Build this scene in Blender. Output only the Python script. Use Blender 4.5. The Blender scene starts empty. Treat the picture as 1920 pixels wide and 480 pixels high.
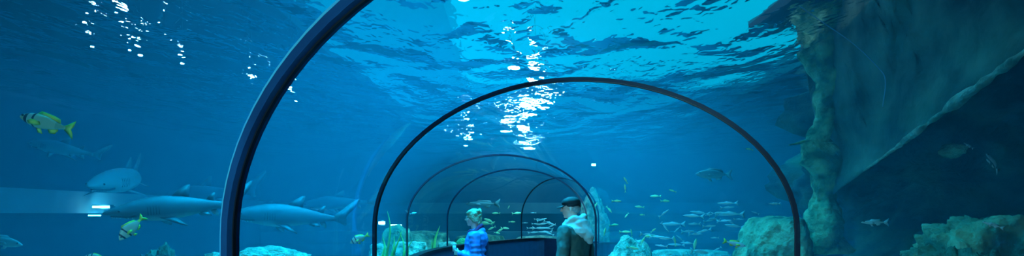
import bpy, bmesh, math, random
import numpy as np
from mathutils import Vector, Matrix, noise
C = bpy.context.scene.collection
SC = bpy.context.scene
F = 962.0; HY = 401.4; CZ = 1.6
def at(px, py, Y):
    return Vector(((px-960)/F*Y, Y, CZ-(py-HY)/F*Y))

# ------------------------------------------------------------------ camera
cam = bpy.data.objects.new('camera', bpy.data.cameras.new('camera')); C.objects.link(cam)
cam.location = (0, 0, CZ); cam.rotation_euler = (math.pi/2, 0, 0)
cam.data.sensor_width = 36; cam.data.lens = F/1920*36
cam.data.shift_y = (HY-240)/1920; cam.data.clip_start = .02
SC.camera = cam
# ------------------------------------------------------------------ world, exposure
W = bpy.data.worlds.new('world'); SC.world = W; W.use_nodes = True
W.node_tree.nodes['Background'].inputs[0].default_value = (0, .008, .03, 1)
W.node_tree.nodes['Background'].inputs[1].default_value = 1
SC.view_settings.view_transform = 'Standard'; SC.view_settings.look = 'None'
SC.view_settings.gamma = 1; SC.view_settings.use_curve_mapping = False
SC.view_settings.exposure = 0.35
cy = SC.cycles
cy.max_bounces = 12; cy.transparent_max_bounces = 24; cy.volume_bounces = 1
cy.diffuse_bounces = 2; cy.glossy_bounces = 4; cy.transmission_bounces = 8
cy.use_denoising = True; cy.sample_clamp_indirect = 4
cy.caustics_reflective = True; cy.caustics_refractive = True

SURF = 3.85        # height of the water surface
# ------------------------------------------------------------------ area lights
def area(name, loc, size, energy, col, rot=(0, 0, 0), spread=180):
    l = bpy.data.lights.new(name, 'AREA'); l.shape = 'RECTANGLE'; l.size, l.size_y = size
    l.energy = energy; l.color = col; l.spread = math.radians(spread)
    o = bpy.data.objects.new(name, l); C.objects.link(o); o.location = loc; o.rotation_euler = rot
    return o
area('overhead_light', (-1.2, 7.0, 6.3), (4.0, 6), 1850, (.0, .575, 1), spread=100)
area('overhead_light', (2.6, 12.5, 6.3), (4.0, 5), 650, (.0, .62, 1), spread=105)  # added to brighten the water at far right centre
area('fill_light', (-2.3, -2.6, 2.0), (.9, .5), 58, (.30, .85, 1), rot=(math.radians(84), 0, math.radians(-17)), spread=110)  # added fill for the two people, unseen behind the camera
area('overhead_light', (-7.5, 9, 6.3), (3, 6), 30, (.0, .36, 1), spread=100)

# ------------------------------------------------------------------ materials
def mat(name, col=(.5, .5, .5), rough=.5, metal=0, col2=None, scale=8, detail=6, bump=0, bscale=None, emit=None, lo=.35, hi=.65, spec=.5, wave=None):
    m = bpy.data.materials.new(name); m.use_nodes = True
    nt = m.node_tree; b = nt.nodes['Principled BSDF']
    b.inputs['Base Color'].default_value = (*col, 1)
    b.inputs['Roughness'].default_value = rough; b.inputs['Metallic'].default_value = metal
    b.inputs['Specular IOR Level'].default_value = spec
    tc = nt.nodes.new('ShaderNodeTexCoord')
    if col2 is not None:
        n = nt.nodes.new('ShaderNodeTexNoise'); n.inputs['Scale'].default_value = scale; n.inputs['Detail'].default_value = detail
        r = nt.nodes.new('ShaderNodeValToRGB'); r.color_ramp.elements[0].position = lo; r.color_ramp.elements[1].position = hi
        r.color_ramp.elements[0].color = (*col, 1); r.color_ramp.elements[1].color = (*col2, 1)
        nt.links.new(tc.outputs['Object'], n.inputs['Vector'])
        nt.links.new(n.outputs[0], r.inputs[0]); nt.links.new(r.outputs[0], b.inputs['Base Color'])
    if bump:
        n2 = nt.nodes.new('ShaderNodeTexNoise'); n2.inputs['Scale'].default_value = bscale or scale*3; n2.inputs['Detail'].default_value = 5
        bp = nt.nodes.new('ShaderNodeBump'); bp.inputs['Strength'].default_value = bump; bp.inputs['Distance'].default_value = .12
        nt.links.new(tc.outputs['Object'], n2.inputs['Vector'])
        nt.links.new(n2.outputs[0], bp.inputs['Height']); nt.links.new(bp.outputs[0], b.inputs['Normal'])
    if emit:
        b.inputs['Emission Color'].default_value = (*emit[0], 1); b.inputs['Emission Strength'].default_value = emit[1]
    return m
def emat(name, col, s):
    m = bpy.data.materials.new(name); m.use_nodes = True; nt = m.node_tree; nt.nodes.clear()
    e = nt.nodes.new('ShaderNodeEmission'); e.inputs[0].default_value = (*col, 1); e.inputs[1].default_value = s
    o = nt.nodes.new('ShaderNodeOutputMaterial'); nt.links.new(e.outputs[0], o.inputs[0]); return m

def water_surface_mat():
    m = bpy.data.materials.new('rippled_water'); m.use_nodes = True; nt = m.node_tree; nt.nodes.clear(); N = nt.nodes.new; L = nt.links.new
    out = N('ShaderNodeOutputMaterial')
    tc = N('ShaderNodeTexCoord'); mp = N('ShaderNodeMapping'); mp.inputs['Rotation'].default_value = (0, 0, .25); mp.inputs['Scale'].default_value = (1, .62, 1)
    L(tc.outputs['Object'], mp.inputs[0])
    n1 = N('ShaderNodeTexNoise'); n1.inputs['Scale'].default_value = 1.15; n1.inputs['Detail'].default_value = 1.3; n1.inputs['Roughness'].default_value = .38; n1.inputs['Distortion'].default_value = .6
    n2 = N('ShaderNodeTexNoise'); n2.inputs['Scale'].default_value = 8; n2.inputs['Detail'].default_value = 1; n2.inputs['Distortion'].default_value = .4
    L(mp.outputs[0], n1.inputs[0]); L(mp.outputs[0], n2.inputs[0])
    mm = N('ShaderNodeMath'); mm.operation = 'MULTIPLY_ADD'; L(n2.outputs[0], mm.inputs[0]); mm.inputs[1].default_value = .085; L(n1.outputs[0], mm.inputs[2])
    bp = N('ShaderNodeBump'); bp.inputs['Strength'].default_value = 1; bp.inputs['Distance'].default_value = .75
    L(mm.outputs[0], bp.inputs['Height'])
    fr = N('ShaderNodeFresnel'); fr.inputs[0].default_value = 1.018; L(bp.outputs[0], fr.inputs['Normal'])
    tr = N('ShaderNodeBsdfTransparent'); tr.inputs[0].default_value = (.75, .92, 1, 1)
    rf = N('ShaderNodeBsdfRefraction'); rf.inputs['IOR'].default_value = 1.018; rf.inputs['Roughness'].default_value = .0; L(bp.outputs[0], rf.inputs['Normal'])
    gl = N('ShaderNodeBsdfGlossy'); gl.inputs['Roughness'].default_value = .03; L(bp.outputs[0], gl.inputs['Normal'])
    m1 = N('ShaderNodeMixShader'); m1.inputs[0].default_value = .8; L(tr.outputs[0], m1.inputs[1]); L(rf.outputs[0], m1.inputs[2])
    m2 = N('ShaderNodeMixShader'); L(fr.outputs[0], m2.inputs[0]); L(m1.outputs[0], m2.inputs[1]); L(gl.outputs[0], m2.inputs[2])
    L(m2.outputs[0], out.inputs[0]); return m
def acrylic_mat():
    m = bpy.data.materials.new('clear_acrylic'); m.use_nodes = True; nt = m.node_tree; nt.nodes.clear(); N = nt.nodes.new; L = nt.links.new
    out = N('ShaderNodeOutputMaterial')
    lw = N('ShaderNodeLayerWeight'); lw.inputs[0].default_value = .5
    pw = N('ShaderNodeMath'); pw.operation = 'POWER'; L(lw.outputs['Facing'], pw.inputs[0]); pw.inputs[1].default_value = 5
    fr = N('ShaderNodeMath'); fr.operation = 'MULTIPLY_ADD'; L(pw.outputs[0], fr.inputs[0]); fr.inputs[1].default_value = .3; fr.inputs[2].default_value = .015
    tr = N('ShaderNodeBsdfTransparent'); tr.inputs[0].default_value = (.93, .975, .985, 1)
    gl = N('ShaderNodeBsdfGlossy'); gl.inputs['Roughness'].default_value = .03
    mx = N('ShaderNodeMixShader'); L(fr.outputs[0], mx.inputs[0]); L(tr.outputs[0], mx.inputs[1]); L(gl.outputs[0], mx.inputs[2])
    L(mx.outputs[0], out.inputs[0]); return m
def water_volume_mat():
    m = bpy.data.materials.new('tank_water'); m.use_nodes = True; nt = m.node_tree; nt.nodes.clear(); N = nt.nodes.new; L = nt.links.new
    out = N('ShaderNodeOutputMaterial')
    sc = N('ShaderNodeVolumeScatter'); sc.inputs['Color'].default_value = (.02, .70, 1, 1); sc.inputs['Density'].default_value = .042; sc.inputs['Anisotropy'].default_value = .0
    ab = N('ShaderNodeVolumeAbsorption'); ab.inputs['Color'].default_value = (.0, .64, .76, 1); ab.inputs['Density'].default_value = .18
    ad = N('ShaderNodeAddShader'); L(sc.outputs[0], ad.inputs[0]); L(ab.outputs[0], ad.inputs[1]); L(ad.outputs[0], out.inputs['Volume'])
    return m
M = dict(
    water=water_surface_mat(), volume=water_volume_mat(), acrylic=acrylic_mat(),
    rib_blue=mat('blue_acrylic_joint', (.02, .10, .26), .3, col2=(.015, .05, .14), scale=2), rib=mat('dark_blue_joint', (.010, .022, .06), .28), edge=mat('blue_acrylic_edge', (.08, .42, .75), .25, col2=(.15, .65, .75), scale=1.2), gasket=mat('black_gasket', (.003, .004, .008), .5),
    parapet=mat('navy_parapet', (.012, .022, .06), .6, col2=(.016, .03, .075)), ledge=mat('black_ledge', (.004, .005, .01), .4),
    carpet=mat('dark_carpet', (.02, .03, .06), .9, col2=(.03, .04, .08), scale=60),
    sand=mat('pale_sand', (.45, .5, .42), .9, col2=(.6, .62, .55), scale=3, bump=.4, bscale=9),
    tank=mat('painted_tank_wall', (.008, .03, .09), .8, col2=(.02, .06, .15), scale=.6),
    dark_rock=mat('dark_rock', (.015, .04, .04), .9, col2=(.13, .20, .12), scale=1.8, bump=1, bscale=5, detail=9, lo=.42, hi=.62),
    rock=mat('algae_rock', (.05, .12, .07), .9, col2=(.42, .55, .30), scale=2.6, bump=1, bscale=7, detail=9, lo=.40, hi=.62),
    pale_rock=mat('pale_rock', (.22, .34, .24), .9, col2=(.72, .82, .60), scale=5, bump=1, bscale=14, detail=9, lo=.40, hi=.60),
    roof=mat('hall_ceiling', (.02, .05, .08), .9),
)
# ------------------------------------------------------------------ helpers
def link(name, me, m, parent=None, smooth=True, kind=None):
    o = bpy.data.objects.new(name, me); C.objects.link(o)
    for x in (m if isinstance(m, (list, tuple)) else [m]): me.materials.append(x)
    if smooth: me.polygons.foreach_set('use_smooth', [True]*len(me.polygons))
    if parent: o.parent = parent
    if kind: o['kind'] = kind
    return o
def tag(o, label, cat, group=None, kind=None):
    o['label'] = label; o['category'] = cat
    if group: o['group'] = group
    if kind: o['kind'] = kind
    return o
def thing(name, label, cat, loc=(0, 0, 0), rot=(0, 0, 0), group=None):
    o = bpy.data.objects.new(name, None); C.objects.link(o); o.location = loc; o.rotation_euler = rot
    o.empty_display_size = .1
    return tag(o, label, cat, group)
def mesh(name, v, f):
    me = bpy.data.meshes.new(name); me.from_pydata([tuple(p) for p in v], [], f); me.update(); return me
def sweep_rings(rings, closed=True, caps=True):
    """rings: list of equal-length point lists -> verts, faces"""
    n = len(rings[0]); v = [p for r in rings for p in r]; f = []
    for i in range(len(rings)-1):
        for j in range(n if closed else n-1):
            k = (j+1) % n; f.append((i*n+j, i*n+k, (i+1)*n+k, (i+1)*n+j))
    if caps:
        f.append(tuple(range(n))[::-1]); f.append(tuple((len(rings)-1)*n+j for j in range(n)))
    return v, f

# ------------------------------------------------------------------ tunnel path and section
HW, ZS, HT, EX = 1.5, CZ-.10, CZ+.934, 1.948
KEY = [(-3.6, -4.2, -.56), (-1.5, -.6, -.56), (.075, 1.577, -.494), (.308, 3.623, -.352), (-.181, 8.183, -.046), (.056, 10.793, -.249), (1.17, 13.464, -.935), (1.75, 13.85, -1.0)]
def hermite(u):
    i = min(int(u), len(KEY)-2); t = u-i
    a, b = KEY[i], KEY[i+1]; p = KEY[max(i-1, 0)]; q = KEY[min(i+2, len(KEY)-1)]
    h = []
    for k in range(3):
        m0 = (b[k]-p[k])/2; m1 = (q[k]-a[k])/2
        if i == 3: m0, m1 = (b[k]-a[k])*.8, (b[k]-a[k])*.9
        h.append((2*t**3-3*t**2+1)*a[k]+(t**3-2*t*t+t)*m0+(-2*t**3+3*t*t)*b[k]+(t**3-t*t)*m1)
    return h
def frame(u, off=0):
    x, y, w = hermite(u)
    return x-math.sin(w)*off, y+math.cos(w)*off, w
def section(off=0., zlow=.9, n=40):
    pts = [(-HW-off, zlow)]
    for i in range(n+1):
        t = math.pi*i/n; c, s = math.cos(t), math.sin(t)
        pts.append((-(HW+off)*math.copysign(abs(c)**(2/EX), c), ZS+(HT+off-ZS)*max(s, 0)**(2/EX)))
    pts.append((HW+off, zlow)); return pts
def place(fr, pts):
    x, y, w = fr; c, s = math.cos(w), math.sin(w)
    return [(x+p[0]*c, y+p[0]*s, p[1]) for p in pts]

# acrylic panels between the ribs
for i in range(0, 7):
    rings = [place(frame(i+k/10), section(0, .9)) for k in range(11)]
    v, f = sweep_rings(rings, closed=False, caps=False)
    link('window_%d' % (i+1), mesh('acrylic_panel', v, f), M['acrylic'], kind='structure')
# ribs: a joint flange outside the acrylic and a thin black gasket at its inner edge
def ring_band(u, o0, o1, d0, d1, zl=.9):
    a, b = section(o0, zl), section(o1, zl)
    prof = []
    for d, s in ((d0, a), (d1, a), (d1, b), (d0, b)): prof.append(place(frame(u, d), s))
    n = len(a); rings = [[prof[k][j] for k in range(4)] for j in range(n)]
    return sweep_rings(rings)
for u in range(1, 7):
    root = bpy.data.objects.new('trim_%d' % u, None); C.objects.link(root); root['kind'] = 'structure'
    g = (.040, .030) if u == 2 else (.024, .013)
    v, f = ring_band(u, -.003, g[0], -g[1], g[1]); link('joint_flange', mesh('joint_flange', v, f), M['rib_blue'] if u == 2 else M['rib'], root, False)
    if u == 2:
        v, f = ring_band(u, .040, .058, -.024, .024); link('acrylic_edge', mesh('acrylic_edge', v, f), M['edge'], root, False)
    v, f = ring_band(u, -.012 if u == 2 else -.006, -.002, -.006, .008); link('gasket', mesh('gasket', v, f), M['gasket'], root, False)
# parapets, tunnel floor, end walls
US = [k/8 for k in range(0, 57)]
for side, nm in ((-1, 'wall_left'), (1, 'wall_right')):
    pr = [(side*(HW+.03), 0), (side*(HW-.10), 0), (side*(HW-.10), .86), (side*(HW+.03), .86)]
    v, f = sweep_rings([place(frame(u), pr) for u in US]); link(nm, mesh(nm, v, f), M['parapet'], kind='structure', smooth=False)
    pr = [(side*(HW+.03), .86), (side*(HW-.13), .86), (side*(HW-.13), .905), (side*(HW+.03), .905)]
    v, f = sweep_rings([place(frame(u), pr) for u in US]); link('trim_%d' % (8 if side < 0 else 9), mesh('ledge', v, f), M['ledge'], kind='structure', smooth=False)
pr = [(-HW-.03, -.08), (HW+.03, -.08), (HW+.03, 0), (-HW-.03, 0)]
v, f = sweep_rings([place(frame(u), pr) for u in US]); link('floor', mesh('floor', v, f), M['carpet'], kind='structure', smooth=False)
for nm, u, d in (('wall_back', 0, 0), ('wall_front', 7, -.05)):
    a = section(.0, 0) if u == 0 else [(-HW, 0), (-HW, .9), (HW, .9), (HW, 0)]; v, f = sweep_rings([place(frame(u, d), a), place(frame(u, d+.05), a)])
    link(nm, mesh(nm, v, f), M['parapet'], kind='structure', smooth=False)

# ------------------------------------------------------------------ tank shell, water body, water surface
TX0, TX1, TY0, TY1, TZ = -9.6, 10., -6., 19.5, -.4
def box_mesh(name, x0, x1, y0, y1, z0, z1):
    v = [(x, y, z) for z in (z0, z1) for y in (y0, y1) for x in (x0, x1)]
    return mesh(name, v, [(0, 2, 3, 1), (4, 5, 7, 6), (0, 1, 5, 4), (2, 6, 7, 3), (0, 4, 6, 2), (1, 3, 7, 5)])
link('ground', box_mesh('g', TX0-.3, TX1+.3, TY0-.3, TY1+.3, TZ-.2, TZ), M['sand'], kind='structure', smooth=False)
link('wall_west', box_mesh('w', TX0-.3, TX0, TY0, TY1, TZ, 4.0), M['tank'], kind='structure', smooth=False)
link('wall_east', box_mesh('w', TX1, TX1+.3, TY0, TY1, TZ, 4.0), M['tank'], kind='structure', smooth=False)
link('wall_north', box_mesh('w', TX0-.3, TX1+.3, TY1, TY1+.3, TZ, 4.0), M['tank'], kind='structure', smooth=False)
link('wall_south', box_mesh('w', TX0-.3, TX1+.3, TY0-.3, TY0, TZ, 4.4), M['tank'], kind='structure', smooth=False)
# water body: tank box with the tunnel cut out of it
ins = section(.07, -.12, 28)
iv, if_ = sweep_rings([place(frame(u, -.2 if u == 0 else (.1 if u == 7 else 0)), ins) for u in US])
bm = bmesh.new()
vs = [bm.verts.new(p) for p in iv]
for q in if_: bm.faces.new([vs[k] for k in q])
bmesh.ops.recalc_face_normals(bm, faces=bm.faces)
bmesh.ops.reverse_faces(bm, faces=bm.faces[:])
e = .01
bx = [(x, y, z) for z in (TZ+e, SURF+.12) for y in (TY0+e, TY1-e) for x in (TX0+e, TX1-e)]
vs = [bm.verts.new(p) for p in bx]
bf = [bm.faces.new([vs[k] for k in q]) for q in ((0, 2, 3, 1), (4, 5, 7, 6), (0, 1, 5, 4), (2, 6, 7, 3), (0, 4, 6, 2), (1, 3, 7, 5))]
me = bpy.data.meshes.new('water'); bm.to_mesh(me); bm.free()
wo = link('water', me, M['volume'], kind='structure', smooth=False)
# rippled water surface
def wave(x, y):
    h = .030*math.sin(1.3*x+.8*y+2*math.sin(.35*y))+.016*math.sin(-1.5*x+1.3*y+1.3)+.05*noise.noise(Vector((x*.8, y*.8, 3.)))+.022*noise.noise(Vector((x*2.1, y*2.1, 9.)))
    return h
nx, ny = 190, 240
xs = np.linspace(TX0+.02, TX1-.02, nx); ys = np.linspace(TY0+.02, TY1-.02, ny)
v = [(x, y, SURF+wave(x, y)) for y in ys for x in xs]
f = [(j*nx+i, j*nx+i+1, (j+1)*nx+i+1, (j+1)*nx+i) for j in range(ny-1) for i in range(nx-1)]
link('water_surface', mesh('water_surface', v, f), M['water'], kind='structure')
# hall above
link('ceiling', box_mesh('c', -16, 20, -12, 40, 6.6, 6.8), M['roof'], kind='structure', smooth=False)
M['sky'] = emat('skylight_glass', (.0, .60, .85), .85)
M['added_glow'] = emat('dim_panel_glow', (.0, .52, .85), .42)  # weaker glow shared by the two added panels
sk = link('skylight', box_mesh('s', -1.6, 9.5, 8, 21, 6.5, 6.56), M['sky'], smooth=False)
tag(sk, 'broad glowing cyan skylight seen rippling through the water over the tunnel', 'skylight')
sk = link('skylight', box_mesh('s', -5.6, -1.62, 7, 21, 6.5, 6.56), M['added_glow'], smooth=False)  # added panel, softens the left end of the bright ripples
tag(sk, 'added dim blue glow panel left of the bright skylight, rippling above the nearest arch', 'skylight')
sk = link('skylight', box_mesh('s', -5.6, 9.5, 21.6, 39, 6.5, 6.56), M['added_glow'], smooth=False)  # added panel, carries bright streaks down to the low ripples
tag(sk, 'added far dim glow panel whose light streaks the ripples low over the second arch', 'skylight')
M['lampglow'] = emat('lamp_glow', (.75, .95, 1), 260)
M['lamp'] = mat('lamp_housing', (.03, .04, .05), .4, .8)
def disc_mesh(r, z0, z1, n=24, r2=None):
    r2 = r2 or r
    return sweep_rings([[(r*math.cos(2*math.pi*k/n), r*math.sin(2*math.pi*k/n), z0) for k in range(n)], [(r2*math.cos(2*math.pi*k/n), r2*math.sin(2*math.pi*k/n), z1) for k in range(n)]])
for k, (x, y, z, r) in enumerate([(.25, 6.5, 6.2, .11), (.35, 10, 6.2, .15), (.05, 14, 5.6, .16), (-.9, 9.5, 5.6, .10), (.55, 12, 4.7, .15), (.6, 16, 4.7, .18), (-.2, 18.5, 4.6, .2), (.9, 14, 4.5, .12), (.3, 17, 4.5, .14), (.5, 22, 4.7, .2), (.9, 27, 4.7, .25), (.4, 33, 4.8, .3), (-1.6, 20, 4.8, .12), (-2.2, 24, 4.8, .12), (1.6, 10.5, 6.2, .08), (-7.3, 9.6, 5.2, .07), (-8.4, 11.6, 5.2, .08), (-7.0, 8.4, 5.2, .06), (-8.0, 9.6, 5.2, .05), (-7.2, 11.2, 4.9, .06), (-5.4, 12.5, 4.7, .06), (-5.9, 14, 4.7, .06), (-6.6, 7.0, 5.4, .05), (-7.9, 10.6, 5.0, .04), (-6.9, 10.2, 5.2, .04), (-9.0, 11.0, 5.2, .05), (-6.4, 12.6, 4.8, .05)]):
    if x < -5: r *= .6
    t = thing('hall_lamp', 'bright round lamp glinting through the ripples above the middle of the tunnel' if x > -2 else 'small white lamp sparkling through the dark ripples at the upper left', 'lamp', (x, y, z), group='lamps above the tunnel' if x > -2 else 'small lamps above the left water')
    link('housing', mesh('housing', *disc_mesh(r*1.2, .0, .25, r2=r*.7)), M['lamp'], t)
    link('rod', mesh('rod', *disc_mesh(.012, .25, 6.49-z, n=8)), M['lamp'], t)
    link('lens', mesh('lens', *disc_mesh(r, -.02, -.005)), M['lampglow'], t)
link('shade_slab', box_mesh('shade_slab', 3.5, TX1, TY0, 7.6, 4.25, 4.4), M['roof'], kind='structure', smooth=False)  # slab added above the water to shade the right side
# pale concrete beam running round the tank walls
def bar(name, x0, x1, y0, y1, z0, z1, m, kind='structure', parent=None):
    o = link(name, box_mesh(name, x0, x1, y0, y1, z0, z1), m, parent, False)
    if kind and not parent: o['kind'] = kind
    return o
M['beam'] = mat('pale_blue_beam', (.35, .55, .62), .8, col2=(.5, .68, .72), scale=1.2); M['beam_dark'] = mat('dark_blue_beam', (.06, .14, .20), .8, col2=(.12, .24, .30), scale=.8)  # second beam colour is a darker tone for the north wall
bar('trim_10', TX0, TX0+.5, TY0, TY1, 1.62, 2.08, M['beam'])
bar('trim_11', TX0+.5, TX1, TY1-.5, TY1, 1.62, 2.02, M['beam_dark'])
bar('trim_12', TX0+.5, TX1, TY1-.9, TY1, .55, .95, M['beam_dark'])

# ------------------------------------------------------------------ rocks and reef
def fbm(p, o=4, s=1.0):
    a, t, q = 1, 0, Vector(p)*s
    for _ in range(o):
        t += a*noise.noise(q); q = q*2.03; a *= .5
    return t
def rock(name, loc, size, m, seed=0, amp=.35, rz=0, sub=5, freq=1.3, flat=0.0):
    bm = bmesh.new(); bmesh.ops.create_icosphere(bm, subdivisions=sub, radius=1)
    sx, sy, sz = size
    for w in bm.verts:
        n = w.co.normalized()
        d = 1+amp*fbm(n+Vector((seed*3.1, seed*1.7, seed)), 5, freq)+amp*.35*abs(fbm(n*1.0+Vector((seed, 5, 2)), 4, freq*3.5))
        c = n*d
        if flat and c.z > flat: c.z = flat+(c.z-flat)*.3
        w.co = Vector((c.x*sx, c.y*sy, c.z*sz))
    me = bpy.data.meshes.new(name); bm.to_mesh(me); bm.free()
    o = link(name, me, m); o.location = loc; o.rotation_euler.z = rz
    return o
def prock(px, py, Y, wpx, hgt, m, label, seed, depth=.8, **k):
    """rock whose top is at pixel row py, reaching down to hgt metres below"""
    p = at(px, py, Y); w = wpx/F*Y/2
    nm = k.pop('name', 'rock'); cat = k.pop('cat', 'rock')
    o = rock(nm, (p.x, p.y, p.z-hgt*.5), (w, depth, hgt*.5), m, seed, **k)
    vs = o.data.vertices; lo = [min(q.co[i] for q in vs) for i in range(3)]; hi = [max(q.co[i] for q in vs) for i in range(3)]
    for q in vs:
        q.co.x = ((q.co.x-lo[0])/(hi[0]-lo[0])-.5)*2*w; q.co.z = ((q.co.z-lo[2])/(hi[2]-lo[2])-.5)*hgt
    return tag(o, label, cat)
prock(298, 453, 4.35, 66, 1.2, M['dark_rock'], 'dark rock at the left tip of the pale reef ledge, beside the nearest arch', 3, .3, sub=6)
prock(482, 461, 5.0, 250, 1.3, M['pale_rock'], 'long pale coral crusted ledge crossing behind the foot of the nearest arch', 4, .4, amp=.22, flat=.75, freq=2.2, sub=6)
prock(772, 452, 10.2, 84, 1.2, M['pale_rock'], 'pale cyan rock outside the left foot of the third arch', 5, .4, amp=.25, flat=.8)
prock(714, 456, 8.5, 46, 1.2, M['pale_rock'], 'pale cyan rock at the base of the tall green eelgrass', 25, .3, amp=.25, flat=.8)
prock(742, 420, 11, 60, 1.9, M['rock'], 'tall green rock seen through the glass beside the second arch', 6, .5, amp=.25, flat=.8)
prock(790, 432, 14.2, 130, 1.5, M['rock'], 'low green rock far behind the third arch, left of the woman', 7, .7, amp=.25, flat=.7)
prock(841, 452, 12.0, 42, 1.1, M['pale_rock'], 'pale rubble at the base of the bright kelp spike', 26, .3, amp=.25, flat=.8)
prock(905, 437, 16.2, 130, 1.4, M['rock'], 'low dim rock far behind the woman', 17, .6, amp=.25, flat=.7)
prock(1010, 441, 17.8, 110, 1.2, M['pale_rock'], 'pale sandy mound seen through the farthest arch', 8, .6, amp=.15, flat=.8)
prock(1116, 350, 16.3, 56, 3.1, M['pale_rock'], 'pale upright rock column rising just behind the capped man', 9, .4, amp=.35)
prock(1184, 440, 9.0, 108, 1.5, M['pale_rock'], 'pale mottled rock to the right of the man below the small fish', 10, .5, amp=.3)
prock(1288, 466, 11, 215, 1.0, M['pale_rock'], 'low pale sandy reef under the silver fish school', 11, .7, amp=.2, flat=.8)
prock(1447, 404, 6.4, 148, 2.0, M['rock'], 'big rounded green boulder behind the right foot of the second arch', 12, .6, amp=.2, flat=.85, sub=6)
prock(1860, 402, 3.9, 190, 1.5, M['rock'], 'craggy greenish reef rock in the dark lower right corner', 13, .5, amp=.4, freq=2.4, flat=.7, sub=6)
prock(1775, 458, 3.2, 110, 1.2, M['rock'], 'low ragged reef rock in front of the craggy one in the dark corner', 14, .35, amp=.4, freq=2.6, flat=.7, sub=6)
prock(1785, 268, 5.2, 46, .16, M['rock'], 'small mossy lump on the dark wall under the overhanging slab', 15, .12, amp=.4)

# rock wall on the right, rising out of the water
def rock_loft(name, stations, m, label, seed, amp=.25, cat='rock', sub=26, freq=1.4):
    """stations: (centre, radius_x, radius_y) rings up a spine"""
    P = [Vector(a[0]) for a in stations]; R = [(a[1], a[2]) for a in stations]
    n = len(P)-1; rings = []; K = sub*2
    for i in range(n*10+1):
        u = i/10; k = min(int(u), n-1); t = u-k; t = t*t*(3-2*t)
        c = P[k].lerp(P[k+1], t); rx = R[k][0]*(1-t)+R[k+1][0]*t; ry = R[k][1]*(1-t)+R[k+1][1]*t
        rg = []
        for j in range(K):
            a = 2*math.pi*j/K; d = Vector((math.cos(a)*rx, math.sin(a)*ry, 0)); q = c+d
            s = 1+amp*fbm(q+Vector((seed, seed*2, 0)), 5, freq)*1.4
            rg.append(tuple(c+d*s+Vector((0, 0, .12*amp*fbm(q, 3, 3)))))
        rings.append(rg)
    v, f = sweep_rings(rings)
    return tag(link(name, mesh(name, v, f), m), label, cat)
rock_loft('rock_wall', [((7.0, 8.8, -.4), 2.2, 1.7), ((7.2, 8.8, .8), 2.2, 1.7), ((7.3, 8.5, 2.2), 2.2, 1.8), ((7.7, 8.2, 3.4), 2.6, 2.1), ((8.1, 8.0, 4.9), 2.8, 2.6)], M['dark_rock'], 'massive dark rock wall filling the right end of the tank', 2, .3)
M['green_rock'] = mat('green_crusted_rock', (.08, .22, .10), .9, col2=(.55, .78, .40), scale=4, bump=1, bscale=9, detail=9, lo=.42, hi=.62)
rock_loft('rock_pillar', [(at(1536, 470, 6.8), .26, .26), (at(1538, 390, 6.7), .16, .18), (at(1542, 330, 6.6), .13, .14), (at(1532, 270, 6.5), .20, .15), (at(1548, 215, 6.5), .13, .14), (at(1572, 150, 6.4), .17, .16), (at(1560, 90, 6.5), .38, .2), (at(1590, 20, 6.6), .5, .4)], M['green_rock'], 'slender crooked green rock pillar standing right of the second arch', 5, .55, sub=20, freq=3.0)
rk = rock_loft('rock_spur', [(at(1480, 276, 6.45), .015, .015), (at(1500, 268, 6.45), .05, .04), (at(1524, 262, 6.45), .11, .08), (at(1545, 268, 6.5), .12, .1)], M['green_rock'], 'pointed pale spur sticking out left from the crooked rock pillar', 3, .3, sub=12, freq=3)
# overhanging slab with a diagonal lower edge
def slab():
    E0 = [at(1560, 365, 6.6), at(1618, 322, 5.9), at(1700, 262, 5.1), at(1800, 185, 4.4), at(1920, 98, 3.8), at(2060, -5, 3.3), at(2300, -160, 2.9)]
    rings = []
    n = len(E0)-1; S = 14
    for i in range(n*S+1):
        u = i/S; k = min(int(u), n-1); t = u-k; e = E0[k].lerp(E0[k+1], t)
        top = 4.6
        sec = []
        w = .055*(1+.5*noise.noise(e*4))
        # rounded lip
        for a in range(8):
            th = -math.pi*.1-a/7*math.pi*1.1
            sec.append(Vector((e.x+w*math.cos(th)*.6-.02, e.y-.06+w*math.cos(th)*.8, e.z+w*math.sin(th)+w)))
        for q in range(1, 17):
            z = e.z+.10+(top-e.z-.10)*q/16
            p = Vector((e.x-.10*q/16, e.y+.05+.7*q/16, z))
            d = fbm(p, 5, 1.5)*.30+.10*abs(fbm(p, 4, 5))
            sec.append(p+Vector((-.55, -.8, 0))*(d*min(1, q/3)))
        for q in range(0, 5):
            z = top-(top-e.z-.25)*q/4
            sec.append(Vector((e.x+.9, e.y+1.5, z))+Vector((.2, .2, .1))*fbm((e.x, e.y, z), 3, 2))
        rings.append([tuple(x) for x in sec])
    v, f = sweep_rings(rings)
    return v, f
v, f = slab()
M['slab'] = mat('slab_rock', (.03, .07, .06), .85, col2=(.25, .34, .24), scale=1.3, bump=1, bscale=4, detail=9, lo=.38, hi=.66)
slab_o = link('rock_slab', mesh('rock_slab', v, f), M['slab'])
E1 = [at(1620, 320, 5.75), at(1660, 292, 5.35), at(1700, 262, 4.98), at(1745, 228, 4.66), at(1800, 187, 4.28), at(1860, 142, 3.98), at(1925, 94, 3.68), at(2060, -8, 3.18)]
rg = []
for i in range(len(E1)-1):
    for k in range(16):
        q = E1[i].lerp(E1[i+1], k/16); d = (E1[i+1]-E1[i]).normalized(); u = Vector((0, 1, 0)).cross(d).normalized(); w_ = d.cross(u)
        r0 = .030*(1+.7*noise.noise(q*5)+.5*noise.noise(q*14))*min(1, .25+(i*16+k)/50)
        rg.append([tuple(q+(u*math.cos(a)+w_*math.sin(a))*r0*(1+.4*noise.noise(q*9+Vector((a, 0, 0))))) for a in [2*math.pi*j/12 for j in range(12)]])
rim = link('lit_rim', mesh('lit_rim', *sweep_rings(rg)), M['pale_rock'], slab_o); rim['label'] = 'rim along the lower edge, coloured pale to look lit'  # pale tube puts the light on the slab's lower edge into colour
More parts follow.
